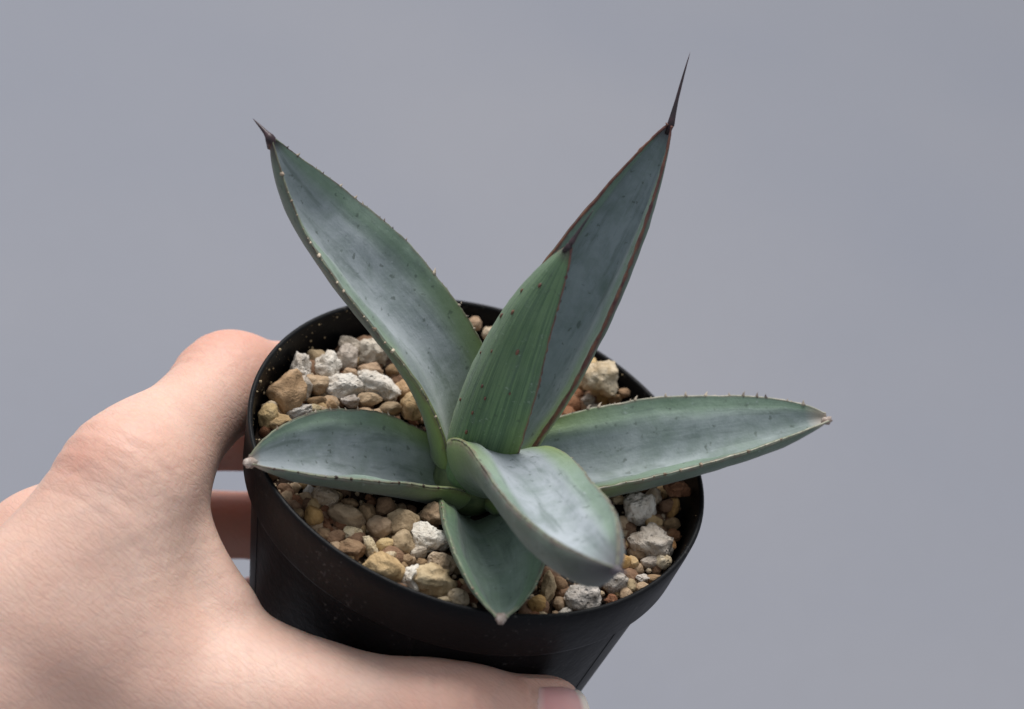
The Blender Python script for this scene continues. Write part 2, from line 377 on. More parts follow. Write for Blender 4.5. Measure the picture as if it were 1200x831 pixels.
STONES = [
    (-40.7, 3.1, -5.6, 3.6, 4.3, -15, 'ochre'),
    (-39.0, 11.9, -6.2, 2.1, 3.3, -12, 'white'),
    (-36.4, 6.5, -6.4, 1.8, 2.6, 0, 'grey'),
    (-37.0, 17.7, -6.4, 1.7, 1.7, 0, 'olive'),
    (-33.8, 15.5, -6.1, 2.5, 2.8, 20, 'whiter'),
    (-34.4, 9.5, -6.2, 2.3, 2.1, 0, 'tan'),
    (-30.9, 20.2, -6.2, 2.3, 2.6, -15, 'grey'),
    (-31.4, 25.1, -6.5, 2.6, 1.6, -15, 'grey'),
    (-26.3, 24.9, -5.9, 2.8, 3.3, -25, 'greyr'),
    (-25.5, 19.5, -6.6, 2.5, 1.4, 0, 'tan'),
    (-29.2, 16.4, -6.6, 1.5, 1.2, 0, 'tan'),
    (-29.3, 10.9, -6.1, 3.3, 2.5, -5, 'whiter'),
    (-22.7, 14.5, -6.0, 4.6, 2.6, -18, 'whiter'),
    (-21.5, 21.8, -6.6, 1.6, 1.4, 0, 'brown'),
    (-17.8, 16.7, -6.3, 2.0, 2.0, 0, 'ochre'),
    (-23.7, 10.3, -6.6, 2.3, 1.4, 0, 'tan'),
    (-26.8, 8.1, -6.6, 1.8, 1.3, 0, 'white'),
    (-19.1, 9.9, -6.5, 2.0, 1.5, 0, 'olive'),
    (-15.2, 11.7, -6.2, 2.1, 2.8, 0, 'ochre'),
    (-33.0, 4.7, -6.6, 1.8, 1.2, 0, 'brown'),
    (-30.3, 5.5, -6.8, 1.2, 1.0, 0, 'ochre'),
    (-35.5, -0.2, -6.5, 3.1, 1.6, 10, 'white'),
    (-42.8, -1.6, -6.6, 1.5, 1.4, 0, 'cream'),
    (-40.7, -4.6, -6.4, 1.8, 2.3, -20, 'ochre'),
    (-37.8, -5.2, -6.4, 2.3, 1.8, 15, 'ochre'),
    (-33.0, 2.2, -6.7, 1.6, 1.2, 0, 'cream'),
    (-24.0, -21.4, -6.3, 2.6, 2.0, -10, 'cream'),
    (-19.0, -24.6, -6.2, 3.5, 2.3, -15, 'olive'),
    (-24.6, -27.0, -6.4, 1.8, 2.1, 0, 'orange'),
    (-27.4, -20.9, -6.7, 1.2, 1.2, -30, 'white'),
    (-12.8, -24.6, -6.2, 2.3, 2.1, 0, 'olive'),
    (-8.9, -21.3, -6.1, 3.0, 2.5, -10, 'tan'),
    (-13.1, -18.2, -6.4, 2.0, 1.8, 0, 'brown'),
    (-4.4, -16.2, -6.2, 2.6, 2.2, 10, 'tanr'),
    (-3.2, -23.1, -5.9, 3.1, 3.0, 0, 'whiter'),
    (-7.6, -26.4, -6.3, 2.0, 2.3, 0, 'olive'),
    (-10.6, -28.0, -6.6, 1.8, 1.3, 0, 'ochre'),
    (-19.6, -30.4, -6.6, 1.8, 1.4, 0, 'brown'),
    (-16.8, -28.0, -6.6, 2.1, 1.3, -10, 'cream'),
    (-13.0, -29.9, -6.7, 1.2, 2.4, 25, 'cream'),
    (-16.1, -32.8, -6.3, 2.5, 1.9, -10, 'brown'),
    (-9.1, -34.8, -5.9, 3.6, 2.8, 0, 'ochre'),
    (-9.1, -30.9, -6.7, 1.6, 1.2, 0, 'cream'),
    (-4.1, -34.5, -6.4, 1.8, 2.5, -10, 'white'),
    (-0.2, -34.1, -5.9, 3.5, 2.9, 0, 'tanr'),
    (0.3, -28.1, -6.3, 2.6, 2.1, 0, 'cream'),
    (-4.1, -26.9, -6.7, 1.6, 1.2, 15, 'grey'),
    (-6.0, -31.6, -6.8, 0.8, 0.8, 0, 'brown'),
    (-3.1, -29.3, -6.8, 1.0, 1.0, 0, 'brown'),
    (-6.1, -29.5, -6.8, 1.2, 0.9, 0, 'tan'),
    (5.0, -35.5, -6.4, 2.2, 1.7, -10, 'cream'),
    (3.1, -37.0, -6.7, 1.5, 1.1, 0, 'cream'),
    (-15.9, -21.4, -6.5, 1.6, 2.0, 0, 'brown'),
    (-19.5, -20.2, -6.6, 1.6, 1.2, 0, 'brown'),
    (-27.8, -22.3, -6.8, 1.2, 1.0, 0, 'tan'),
    (-27.6, -27.3, -6.8, 1.3, 1.0, 0, 'brown'),
    (-21.9, -30.4, -6.7, 1.3, 1.1, 0, 'brown'),
    (33.5, 4.5, -5.9, 3.0, 3.6, -15, 'whiter'),
    (37.0, -4.4, -5.7, 3.9, 3.3, -20, 'greyr'),
    (35.8, 10.2, -6.5, 1.5, 2.0, -20, 'cream'),
    (37.1, 3.2, -6.6, 1.7, 1.4, -15, 'ochre'),
    (39.8, 10.7, -2.8, 2.6, 1.7, -15, 'rust'),
    (39.4, 8.8, -6.5, 2.0, 1.6, 0, 'brown'),
    (42.9, 9.6, -6.6, 1.3, 2.0, -10, 'orange'),
    (40.6, 4.5, -6.6, 1.6, 1.2, 0, 'brown'),
    (41.5, 1.0, -6.6, 1.7, 1.2, 0, 'rust'),
    (42.0, -2.1, -6.7, 1.3, 1.2, 0, 'orange'),
    (41.9, -7.8, -6.5, 1.8, 1.6, 15, 'cream'),
    (38.7, -8.1, -6.7, 2.3, 1.1, 0, 'grey'),
    (37.3, -13.5, -6.8, 1.2, 1.0, 0, 'white'),
    (39.6, -12.6, -6.8, 1.8, 0.9, 5, 'brown'),
    (33.1, -10.9, -6.6, 1.2, 1.6, -20, 'orange'),
    (34.7, -10.1, -6.7, 1.1, 1.2, 0, 'ochre'),
    (32.4, -17.7, -6.3, 2.2, 2.1, 10, 'white'),
    (35.3, -17.1, -6.6, 1.2, 1.5, 0, 'olive'),
    (37.8, -16.3, -6.7, 1.2, 1.2, 0, 'tan'),
    (31.6, -6.6, -6.7, 1.3, 1.2, 0, 'rust'),
    (29.4, 6.6, -6.8, 1.3, 1.0, 0, 'tan'),
    (19.4, 34.7, -0.7, 3.6, 3.5, -25, 'creamr'),
    (20.9, 35.0, -6.5, 1.6, 1.7, -20, 'orange'),
    (18.1, 33.0, -6.6, 1.3, 1.4, 0, 'grey'),
    (19.2, 31.3, -6.8, 2.0, 0.8, 10, 'grey'),
    (23.4, 34.4, -4.6, 1.3, 1.2, 0, 'brown'),
    (24.7, 33.6, -1.8, 1.2, 1.1, 0, 'brown'),
    (16.4, 38.4, -0.5, 1.0, 1.0, 0, 'ochre'),
    (16.0, 38.3, -6.6, 1.2, 1.3, 0, 'tan'),
    (27.4, -25.9, -5.9, 3.3, 2.8, -5, 'whiter'),
    (19.3, -30.0, -6.5, 1.6, 1.6, 0, 'orange'),
    (20.5, -25.6, -6.7, 1.2, 3.1, -10, 'olive'),
    (22.5, -22.8, -6.6, 1.3, 1.5, 0, 'brown'),
    (25.0, -29.6, -6.7, 1.4, 1.1, 0, 'white'),
    (21.1, -32.0, -6.9, 1.2, 0.7, 0, 'cream'),
    (32.5, -22.1, -6.8, 1.3, 1.0, 0, 'rust'),
    (30.8, -25.8, -6.9, 1.0, 0.7, 0, 'brown'),
    (-9.4, 40.1, -2.3, 1.6, 1.6, -30, 'tan'),
    (-5.6, 40.9, -3.8, 2.0, 1.5, 10, 'cream'),
    (29.8, 10.7, -6.8, 1.3, 0.9, 0, 'brown'),
    (10.7, -32.0, -6.8, 1.2, 1.0, 0, 'brown'),
    (6.4, -31.8, -6.8, 1.2, 1.0, 0, 'brown'),
]
SPECIAL = {
    0: 'large blocky ochre stone beside the pot rim near the index finger',
    1: 'upright white oval stone behind the large ochre block',
    8: 'grey wedge-shaped stone tucked under the tall spined leaf',
    12: 'long rough white stone in front of the grey wedge-shaped stone',
    11: 'lumpy white stone next to the long rough white one',
    27: 'smooth olive-tan oval stone below the blunt-tipped leaf resting on the rim',
    34: 'chunky white stone beside the short low leaf',
    41: 'broad flat ochre stone touching the rim above the thumb',
    44: 'rounded pinkish-tan stone next to a white chip near the rim',
    43: 'upright white chip between two tan stones at the rim',
    57: 'tall white stone just under the long pale-tipped leaf over the rim',
    58: 'largest wrinkled grey-white stone between white stone and far rim',
    63: 'orange stone pressed against the pot wall under the overhanging leaf',
    78: 'big cream angular stone behind the overhanging leaf',
    79: 'bright orange stone touching the big cream angular stone',
    86: 'faceted white stone below the drooping leaf tip at the rim',
    88: 'thin upright olive flake between the two front leaves',
}
CLASS_LABEL = {'white': 'small white pebbles in the pot', 'grey': 'greyish pebbles in the pot', 'cream': 'cream pebbles in the pot', 'tan': 'tan pebbles in the pot',
    'ochre': 'ochre pebbles in the pot', 'olive': 'olive-tan pebbles in the pot', 'orange': 'orange pebbles in the pot', 'brown': 'brown pebbles in the pot', 'rust': 'rusty crumbs in the pot'}
LANDMARK = {0: 'large ochre block', 1: 'upright white oval stone', 8: 'grey wedge-shaped stone', 12: 'long rough white stone', 11: 'lumpy white stone',
            27: 'smooth olive-tan oval stone', 34: 'chunky white stone', 41: 'broad flat ochre stone', 44: 'rounded pinkish-tan stone', 43: 'upright white chip',
            57: 'tall white stone', 58: 'wrinkled grey-white stone', 63: 'orange stone at the wall', 78: 'big cream angular stone', 79: 'bright orange stone',
            86: 'faceted white stone', 88: 'thin olive flake'}
COLOUR_WORD = {'white': 'white', 'grey': 'greyish', 'cream': 'cream', 'tan': 'tan', 'ochre': 'ochre', 'olive': 'olive-tan', 'orange': 'orange', 'brown': 'dark brown', 'rust': 'rusty brown'}
def pebble_label(i):
    x, y, z, rw, rh, ang, cl = STONES[i]
    base = cl[:-1] if cl[:-1] in SM else cl
    size = 'medium-sized' if max(rw, rh) > 2.6 else 'small' if max(rw, rh) > 1.6 else 'tiny'
    shape = 'upright' if rh / rw > 1.2 else 'flat' if rh / rw < 0.78 else 'rough' if cl.endswith('r') and cl != base else 'rounded'
    k = min(LANDMARK, key=lambda q: math.hypot(STONES[q][0] - x, STONES[q][1] - y))
    dr = math.hypot(x, y) - math.hypot(STONES[k][0], STONES[k][1])
    rel = 'on the rim side of' if dr > 2 else 'on the plant side of' if dr < -2 else 'beside'
    return '%s %s %s pebble %s the %s' % (size, shape, COLOUR_WORD[base], rel, LANDMARK[k])
for i, (x, y, z, rw, rh, ang, cl) in enumerate(STONES):
    rough = cl.endswith('r') and cl[:-1] in SM or cl in ('white', 'rust')
    base = cl[:-1] if cl[:-1] in SM else cl
    rr = math.hypot(x, y)
    lim = 42.2 - min(rw, rh) * 0.9
    if rr > lim: x, y = x * lim / rr, y * lim / rr
    me = pebble_mesh('pebble', rw * 1.02, rh * 1.02, rh * 1.0, i + 11, rough, 4 if max(rw, rh) > 2.2 else 3)
    o = link('pebble', me, SM[base], loc=ORG + Vector((x, y, z)) / 1000)
    # long axes follow the stone as it lies: turned about the vertical-ish axis
    o.rotation_euler = (Matrix.Rotation(rad(11.6), 3, 'Z') @ Matrix.Rotation(rad(53), 3, 'X') @ Matrix.Rotation(rad(ang + 10), 3, 'Z')).to_euler()
    if i in SPECIAL: tag(o, SPECIAL[i], 'stone')
    else: tag(o, pebble_label(i), 'pebble', CLASS_LABEL[base])

# finer pebbles and crumbs that cannot be counted
def crumbs(name, n, rmin, rmax, z0, mat, seed, label, rim=42.0, taken=STONES):
    rng = random.Random(seed)
    protos = []
    for k in range(6):
        bm = bmesh.new()
        bmesh.ops.create_icosphere(bm, subdivisions=2 if rmax > 1.2 else 1, radius=1.0)
        off = Vector((k * 4.1, 2.0, seed))
        pts = []
        for v in bm.verts:
            pts.append(v.co * (1 + 0.28 * noise.noise(v.co * 1.3 + off) + 0.14 * noise.noise(v.co * 3 + off)))
        fs = [[v.index for v in f.verts] for f in bm.faces]
        bm.free()
        protos.append((pts, fs))
    V, Fc = [], []
    for k in range(n):
        r = rim * math.sqrt(rng.random())
        a = rng.uniform(0, 2 * math.pi)
        s = rmin * (rmax / rmin) ** (rng.random() ** 1.6)
        r = min(r, rim - s)
        x, y = r * math.cos(a), r * math.sin(a)
        z = soil_h(x, y) + z0 + s * 0.35
        if np.min(((LEAF_PTS - (x, y, z)) ** 2).sum(1)) < (s + 0.9) ** 2: continue
        pts, fs = protos[rng.randrange(6)]
        q = Matrix.Rotation(rng.uniform(0, 6.28), 3, Vector((rng.gauss(0, 1), rng.gauss(0, 1), rng.gauss(0, 1))).normalized())
        sc = Vector((rng.uniform(0.8, 1.25), rng.uniform(0.8, 1.25), rng.uniform(0.7, 1.1))) * s
        b = len(V)
        for p in pts:
            pp = q @ Vector((p.x * sc.x, p.y * sc.y, p.z * sc.z))
            V.append(((x + pp.x) / 1000, (y + pp.y) / 1000, (z + pp.z) / 1000))
        Fc += [[i + b for i in f] for f in fs]
    me = mesh_from(name, V, Fc)
    return tag(link(name, me, mat, loc=ORG), label, 'gravel', kind='stuff')
crumbs('gravel', 420, 1.1, 2.4, 0.0, SM['brown'], 5, 'fine dark brown clay gravel between the stones in the pot')
crumbs('gravel', 280, 0.8, 2.1, 0.3, SM['tan'], 6, 'fine tan clay gravel between the stones in the pot')
crumbs('gravel', 150, 0.9, 1.9, 0.3, SM['rust'], 7, 'fine rusty clay gravel between the stones in the pot')
crumbs('gravel', 1500, 0.3, 0.9, 0.1, soilm, 8, 'dark soil crumbs between the stones in the pot')
crumbs('gravel', 90, 0.8, 1.8, 0.4, SM['ochre'], 12, 'fine ochre clay gravel between the stones in the pot')
crumbs('gravel', 900, 0.22, 0.75, 0.6, SM['cream'], 9, 'pale grit sprinkled between the stones in the pot')

# grit stuck to the inside of the pot wall
rng = random.Random(4)
V, Fc = [], []
for k in range(170):
    a = rad(rng.choice((128, 150, 171, 188, 120)) + rng.gauss(0, 9)) if k < 140 else rng.uniform(0, 6.283)
    z = -rng.random() ** 1.8 * 7.0 + (0.2 if rng.random() < 0.3 else -0.3)
    z = min(z, -0.2)
    r = 43.85 + (z * 0.115)
    s = 0.06 + 0.36 * rng.random() ** 8
    bm = bmesh.new()
    bmesh.ops.create_icosphere(bm, subdivisions=1, radius=1.0)
    b = len(V)
    for v in bm.verts:
        c = v.co * (1 + 0.3 * noise.noise(v.co * 2 + Vector((k, 0, 0)))) * s
        V.append(((r * math.cos(a) + c.x) / 1000, (r * math.sin(a) + c.y) / 1000, (z + c.z) / 1000))
    Fc += [[v.index + b for v in f.verts] for f in bm.faces]
    bm.free()
tag(link('grit', mesh_from('grit', V, Fc), SM['olive'], pot, UPM), kind='stuff')

# ------------------------------------------------------------------ agave
def leaf_material(name, wax, tint=(1, 1, 1), redness=0.0, tipcol=None, lines=1.0, tip0=0.94):
    m = NT(name)
    u, t, side = m.attr('u'), m.attr('t'), m.attr('side')
    v = m.obj()
    au = m.math('ABSOLUTE', u)
    big = m.noise(v, 90, 5, 0.6, 0.5)
    mid = m.noise(v, 330, 5, 0.62)
    fine = m.noise(v, 1600, 3, 0.6)
    st_vec = m.n('ShaderNodeCombineXYZ', i_X=m.math('MULTIPLY', u, 16.0), i_Y=m.math('MULTIPLY', t, 1.6), i_Z=side).outputs[0]
    stri = m.noise(st_vec, 1.0, 5, 0.7)
    # living colour under the wax
    green = m.mix(m.ramp(stri, [(0.5 - 0.18 / lines, 0.0), (0.5 + 0.18 / lines, 1.0)]), (0.034, 0.078, 0.042), (0.105, 0.170, 0.090))
    # blue-grey bloom
    bloom = m.mix(m.ramp(big, [(0.3, 0.0), (0.7, 1.0)]), (0.245, 0.278, 0.298), (0.345, 0.378, 0.398))
    edge = m.ramp(m.math('ADD', au, m.math('MULTIPLY', m.math('SUBTRACT', big, 0.5), 0.35)), [(0.52, 0.0), (0.78, 1.0)])
    bloom = m.mix(m.math('MULTIPLY', edge, 0.82), bloom, (0.158, 0.232, 0.162))
    cover = m.ramp(m.math('ADD', m.math('MULTIPLY', big, 0.6), m.math('ADD', m.math('MULTIPLY', mid, 0.3), m.math('MULTIPLY', stri, 0.1))),
                   [(0.34, 0.55), (0.54, 1.0)])
    cover = m.math('MULTIPLY', cover, wax)
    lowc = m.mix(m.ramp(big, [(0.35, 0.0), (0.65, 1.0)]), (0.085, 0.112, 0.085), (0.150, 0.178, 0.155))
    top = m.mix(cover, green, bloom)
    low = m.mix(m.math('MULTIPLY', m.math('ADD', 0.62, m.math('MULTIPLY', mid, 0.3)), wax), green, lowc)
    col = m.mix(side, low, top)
    # bruised, wax-free smudges running with the leaf, and chalky flecks
    sv_ = m.n('ShaderNodeCombineXYZ', i_X=m.math('MULTIPLY', u, 3.2), i_Y=m.math('MULTIPLY', t, 2.6), i_Z=m.math('MULTIPLY', wax, 7.7)).outputs[0]
    smn = m.math('ADD', m.math('MULTIPLY', m.noise(sv_, 1.6, 4, 0.6, 0.4), 0.7), m.math('MULTIPLY', mid, 0.3))
    smud = m.ramp(smn, [(0.53, 0.0), (0.64, 1.0)])
    col = m.mix(m.math('MULTIPLY', smud, 0.50), col, (0.075, 0.108, 0.092))
    chalk = m.ramp(m.math('ADD', m.math('MULTIPLY', fine, 0.55), m.math('MULTIPLY', mid, 0.45)), [(0.60, 0.0), (0.68, 1.0)])
    col = m.mix(m.math('MULTIPLY', chalk, 0.30), col, (0.46, 0.49, 0.51))
    # yellow-green towards the base along the margins
    yb = m.math('MULTIPLY', m.ramp(t, [(0.10, 1.0), (0.45, 0.0)]), m.ramp(au, [(0.55, 0.0), (0.98, 1.0)]))
    col = m.mix(m.math('MULTIPLY', yb, 0.8), col, (0.23, 0.31, 0.06))
    base = m.ramp(t, [(0.04, 1.0), (0.22, 0.0)])
    col = m.mix(m.math('MULTIPLY', base, 0.45), col, (0.13, 0.21, 0.08))
    # dry reddish seam right at the margin
    seam = m.math('MULTIPLY', m.ramp(au, [(0.955, 0.0), (0.99, 1.0)]), m.ramp(mid, [(0.4, 0.2), (0.6, 1.0)]))
    col = m.mix(m.math('MULTIPLY', seam, 0.35 + 0.5 * redness), col, (0.13, 0.05, 0.045))
    # rubbed marks and pale flecks
    rub = m.ramp(m.noise(v, 520, 4, 0.7), [(0.66, 0.0), (0.74, 1.0)])
    col = m.mix(m.math('MULTIPLY', rub, 0.35), col, (0.33, 0.38, 0.39))
    spot = m.ramp(m.noise(v, 620, 3, 0.55), [(0.645, 0.0), (0.70, 1.0)])
    col = m.mix(m.math('MULTIPLY', spot, 0.55), col, (0.045, 0.065, 0.05))
    tipm = m.ramp(t, [(tip0, 0.0), (0.992, 1.0)])
    if tipcol: col = m.mix(m.math('MULTIPLY', tipm, 0.9), col, tipcol)
    col = m.mix(1.0, col, tint, 'MULTIPLY')
    h = m.math('ADD', m.math('MULTIPLY', stri, 0.6 if lines > 1.5 else 0.22), m.math('ADD', m.math('MULTIPLY', mid, 0.6), m.math('MULTIPLY', fine, 0.16)))
    m.set(Base_Color=col, Roughness=m.math('SUBTRACT', 0.66, m.math('MULTIPLY', rub, 0.1)), Normal=m.bump(h, 0.35, 0.0010))
    m.b.inputs['Specular IOR Level'].default_value = 0.4
    m.b.inputs['Sheen Weight'].default_value = 0.12
    m.b.inputs['Sheen Roughness'].default_value = 0.5
    return m.m

def simple_mat(name, c1, c2, scale=500, rough=0.6, bump=0.2):
    m = NT(name)
    v = m.obj()
    f = m.noise(v, scale, 4, 0.6)
    m.set(Base_Color=m.mix(m.ramp(f, [(0.35, 0.0), (0.65, 1.0)]), c1, c2), Roughness=rough, Normal=m.bump(f, bump, 0.0006))
    return m.m
MAT_GREEN_EDGE = simple_mat('green_margin', (0.10, 0.14, 0.07), (0.24, 0.29, 0.19), 380)
MAT_MIXED = simple_mat('brown_green_margin', (0.07, 0.04, 0.03), (0.22, 0.25, 0.16), 300)
MAT_PALE_EDGE = simple_mat('pale_margin', (0.17, 0.20, 0.14), (0.50, 0.45, 0.36), 340)
MAT_DARK = simple_mat('dark_brown_horn', (0.020, 0.013, 0.012), (0.10, 0.055, 0.04), 400)
MAT_TOOTH = simple_mat('mixed_tooth_horn', (0.035, 0.022, 0.020), (0.50, 0.42, 0.32), 170)
MAT_RED = simple_mat('reddish_horn', (0.075, 0.022, 0.024), (0.19, 0.085, 0.05), 420)
MAT_BROWN = simple_mat('brown_horn', (0.10, 0.055, 0.035), (0.36, 0.27, 0.17), 300)
MAT_CREAM = simple_mat('cream_horn', (0.17, 0.11, 0.07), (0.55, 0.47, 0.36), 330)
MAT_SPINE = simple_mat('dark_purple_spine', (0.010, 0.007, 0.010), (0.045, 0.017, 0.023), 300, 0.45)
MAT_DRY = simple_mat('dry_pale_tip', (0.22, 0.15, 0.12), (0.50, 0.43, 0.38), 700, 0.8, 0.6)
MAT_GREYTIP = simple_mat('dark_grey_tip', (0.045, 0.035, 0.045), (0.14, 0.12, 0.13), 400, 0.6)

def tube(V, Fc, pts, radii, seg=6):
    """append a capped tapering tube through pts"""
    n = len(pts)
    b0 = len(V)
    ref = Vector((0.3, 0.5, 0.81)).normalized()
    for i, p in enumerate(pts):
        p = Vector(p)
        d = (Vector(pts[min(i + 1, n - 1)]) - Vector(pts[max(i - 1, 0)])).normalized()
        x = d.cross(ref)
        x = x.normalized() if x.length > 1e-5 else Vector((1, 0, 0))
        y = d.cross(x)
        for k in range(seg):
            a = 2 * math.pi * k / seg
            V.append(tuple(p + (x * math.cos(a) + y * math.sin(a)) * radii[i]))
    for i in range(n - 1):
        for k in range(seg):
            k2 = (k + 1) % seg
            Fc.append((b0 + i * seg + k, b0 + i * seg + k2, b0 + (i + 1) * seg + k2, b0 + (i + 1) * seg + k))
    Fc.append([b0 + k for k in range(seg)][::-1])
    Fc.append([b0 + (n - 1) * seg + k for k in range(seg)])

plant = empty('agave_plant', ORG + Vector((0, 0, -0.0085)))
tag(plant, 'small blue-grey agave rosette with seven spined leaves growing in the black pot', 'agave')
PB = Vector((0, 0, 0.0085))
LOOK = {  # wax, tint, redness, margin material, teeth material, spine (kind, length mm, radius mm, bend mm), tooth size, label
    'A': (0.95, (1, 1, 1), 0.2, MAT_MIXED, (MAT_TOOTH, MAT_CREAM), ('spine', 4.6, 0.95, (-0.8, 0, 0.1)), 0.66, 'tall leaf leaning away with a short black spine'),
    'B': (0.85, (0.88, 0.93, 0.97), 1.0, MAT_RED, (MAT_RED, MAT_RED), ('spine', 13.2, 0.68, (0.4, 0, 0.6)), 0.28, 'tallest upright leaf ending in a long thin purple spine'),
    'C': (0.36, (1.10, 1.22, 1.0), 1.0, MAT_RED, (MAT_RED, MAT_RED), ('spine', 7.5, 0.62, (0.2, 0.5, 0)), 0.30, 'young green inner leaf folded against the tallest leaf'),
    'D': (0.95, (1, 1, 1), 0.2, MAT_MIXED, (MAT_CREAM, MAT_DARK), ('blunt', 2.0, 1.15, (0, 0, 0)), 0.55, 'broad leaf with a dry blunt tip resting on the rim'),
    'E': (0.9, (0.97, 1, 0.98), 0.2, MAT_PALE_EDGE, (MAT_CREAM, MAT_TOOTH), ('blunt', 1.6, 0.9, (0, 0, 0)), 0.62, 'long leaf reaching out over the rim with pale teeth'),
    'F': (1.0, (1.08, 1.08, 1.1), 0.4, MAT_MIXED, (MAT_DARK, MAT_CREAM), ('tip', 2.6, 0.8, (0, 0, 0)), 0.30, 'pale leaf arching forward with a dark tip'),
    'G': (0.55, (0.86, 0.96, 0.86), 0.1, MAT_GREEN_EDGE, (MAT_CREAM, MAT_CREAM), ('blunt', 2.0, 1.0, (0, 0, 0)), 0.40, 'short low leaf lying over the front of the rim'),
}
for li, (k, v) in enumerate(LEAVES.items()):
    wax, tint, redn, mmat, tmat, (skind, slen, srad, sbend), tooth, llabel = LOOK[k]
    T, U, up, lo, S, N, d, nl = leaf_surface(v, seed=li * 7 + 3, wavy=0.6 if k in 'BC' else 1.0, tipw=0.0012 if skind == 'blunt' else 0.0005, vo=dict(A=-0.22, E=-0.1, B=-0.05).get(k, 0.0), cr=0.2 if k == 'F' else 1.0)
    nt, nu = len(T), len(U)
    verts = np.concatenate([up.reshape(-1, 3), lo.reshape(-1, 3)])
    nn = nt * nu
    faces = []
    for i in range(nt - 1):
        for j in range(nu - 1):
            a0 = i * nu + j
            faces.append((a0, a0 + nu, a0 + nu + 1, a0 + 1))
            faces.append((nn + a0, nn + a0 + 1, nn + a0 + nu + 1, nn + a0 + nu))
        for j, s in ((0, 1), (nu - 1, -1)):
            a0, a1 = i * nu + j, (i + 1) * nu + j
            faces.append((a0, nn + a0, nn + a1, a1) if s > 0 else (a0, a1, nn + a1, nn + a0))
    for i in (0, nt - 1):
        for j in range(nu - 1):
            a0 = i * nu + j
            f = (a0, a0 + 1, nn + a0 + 1, nn + a0)
            faces.append(f if i == 0 else f[::-1])
    me = mesh_from('leaf', verts, faces)
    bm = bmesh.new(); bm.from_mesh(me); bmesh.ops.recalc_face_normals(bm, faces=bm.faces); bm.to_mesh(me); bm.free()
    uu = np.tile(U[None], (nt, 1)).ravel()
    tv = np.tile(T[:, None], (1, nu)).ravel()
    attr(me, 'u', np.concatenate([uu, uu]))
    attr(me, 't', np.concatenate([tv, tv]))
    attr(me, 'side', np.concatenate([np.ones(nn), np.zeros(nn)]))
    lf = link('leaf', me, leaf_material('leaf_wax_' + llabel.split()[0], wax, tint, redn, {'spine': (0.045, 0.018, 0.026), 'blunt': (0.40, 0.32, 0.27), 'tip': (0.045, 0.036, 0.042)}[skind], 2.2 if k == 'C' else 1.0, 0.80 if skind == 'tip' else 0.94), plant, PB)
    lf['label'] = llabel
    rs = random.Random(li + 40)
    # horny margin
    V, Fc = [], []
    for j in (0, nu - 1):
        pts = [(up[i, j] + lo[i, j]) / 2 for i in range(6, nt)]
        rr = [max(0.00006, 0.00015 + 0.00016 * noise.noise(Vector((i * 0.9, j, li)))) * (1.75 if redn > 0.9 else 1.0) for i in range(6, nt)]
        tube(V, Fc, pts, rr, 6)
    link('leaf_margin', mesh_from('leaf_margin', V, Fc), mmat, lf)
    # marginal teeth
    L = v[5] * 1000
    for j, s in ((0, -1), (nu - 1, 1)):
        V, Fc = [], []
        pos = L * 0.12
        while pos < L * 0.95:
            t = pos / L
            i = int(np.argmin(np.abs(T - t)))
            i = min(max(i, 3), nt - 3)
            p = Vector((up[i, j] + lo[i, j]) / 2)
            edge_dir = Vector(up[i, j] - up[i, j - 1] if j else up[i, j] - up[i, j + 1]).normalized()
            along = Vector(d[i])
            sz = tooth * (0.35 + 0.85 * rs.random() ** 1.5) * (0.75 if t < 0.3 else 1.0) / 1000
            dirv = (edge_dir + along * rs.uniform(-0.25, 0.55)).normalized()
            hook = along * sz * rs.uniform(0.1, 0.5)
            pts = [p - dirv * sz * 0.25, p + dirv * sz * 0.35, p + dirv * sz * 0.9 + hook * 0.5, p + dirv * sz * 1.35 + hook * 1.6]
            tube(V, Fc, pts, [sz * 0.72, sz * 0.46, sz * 0.22, sz * 0.03], 6)
            pos += rs.uniform(1.1, 3.6)
        tag(link('marginal_teeth', mesh_from('marginal_teeth', V, Fc), tmat[0 if s < 0 else 1], lf), kind='stuff')
    # terminal spine
    V, Fc = [], []
    tipc = Vector((up[-1, nu // 2] + lo[-1, nu // 2]) / 2)
    dd = Vector(d[-1]).normalized()
    m_ = 12
    if skind in ('spine', 'tip'):
        ds = {'A': [-0.784, 0.582, 0.215], 'B': [-0.103, 0.537, 0.837], 'C': [0.244, 0.486, 0.839], 'F': [0.735, -0.519, 0.436]}.get(k)
        dd = Vector(ds) if ds else dd
        start = Vector((up[-5, nu // 2] + lo[-5, nu // 2]) / 2)
        pts = [start] + [tipc + dd * slen / 1000 * (i / m_) + Vector(sbend) / 1000 * (i / m_) ** 2 for i in range(m_ + 1)]
        rr = [srad / 1000 * 0.75] + [srad / 1000 * (1 - i / m_) ** 0.8 * (1 - 0.35 * min(1, i / 4)) + 0.00003 for i in range(m_ + 1)]
    else:
        pts = [tipc + dd * slen / 1000 * (-0.75 + 1.35 * i / m_) for i in range(m_ + 1)]
        rr = [srad / 1000 * max(0.06, math.sqrt(max(0, 1 - (2 * i / m_ - 1) ** 2))) * (1 - 0.25 * i / m_) for i in range(m_ + 1)]
    tube(V, Fc, pts, rr, 10)
    if skind == 'blunt': V = [tuple(Vector(p) + Vector((noise.noise(Vector(p) * 1800), noise.noise(Vector(p) * 1800 + Vector((9, 0, 0))), noise.noise(Vector(p) * 1800 + Vector((0, 9, 0))))) * 0.0004) for p in V]
    smat = MAT_SPINE if skind == 'spine' else MAT_GREYTIP if skind == 'tip' else MAT_DRY
    link('terminal_spine' if skind != 'blunt' else 'dry_tip', mesh_from('terminal_spine', V, Fc), smat, lf)
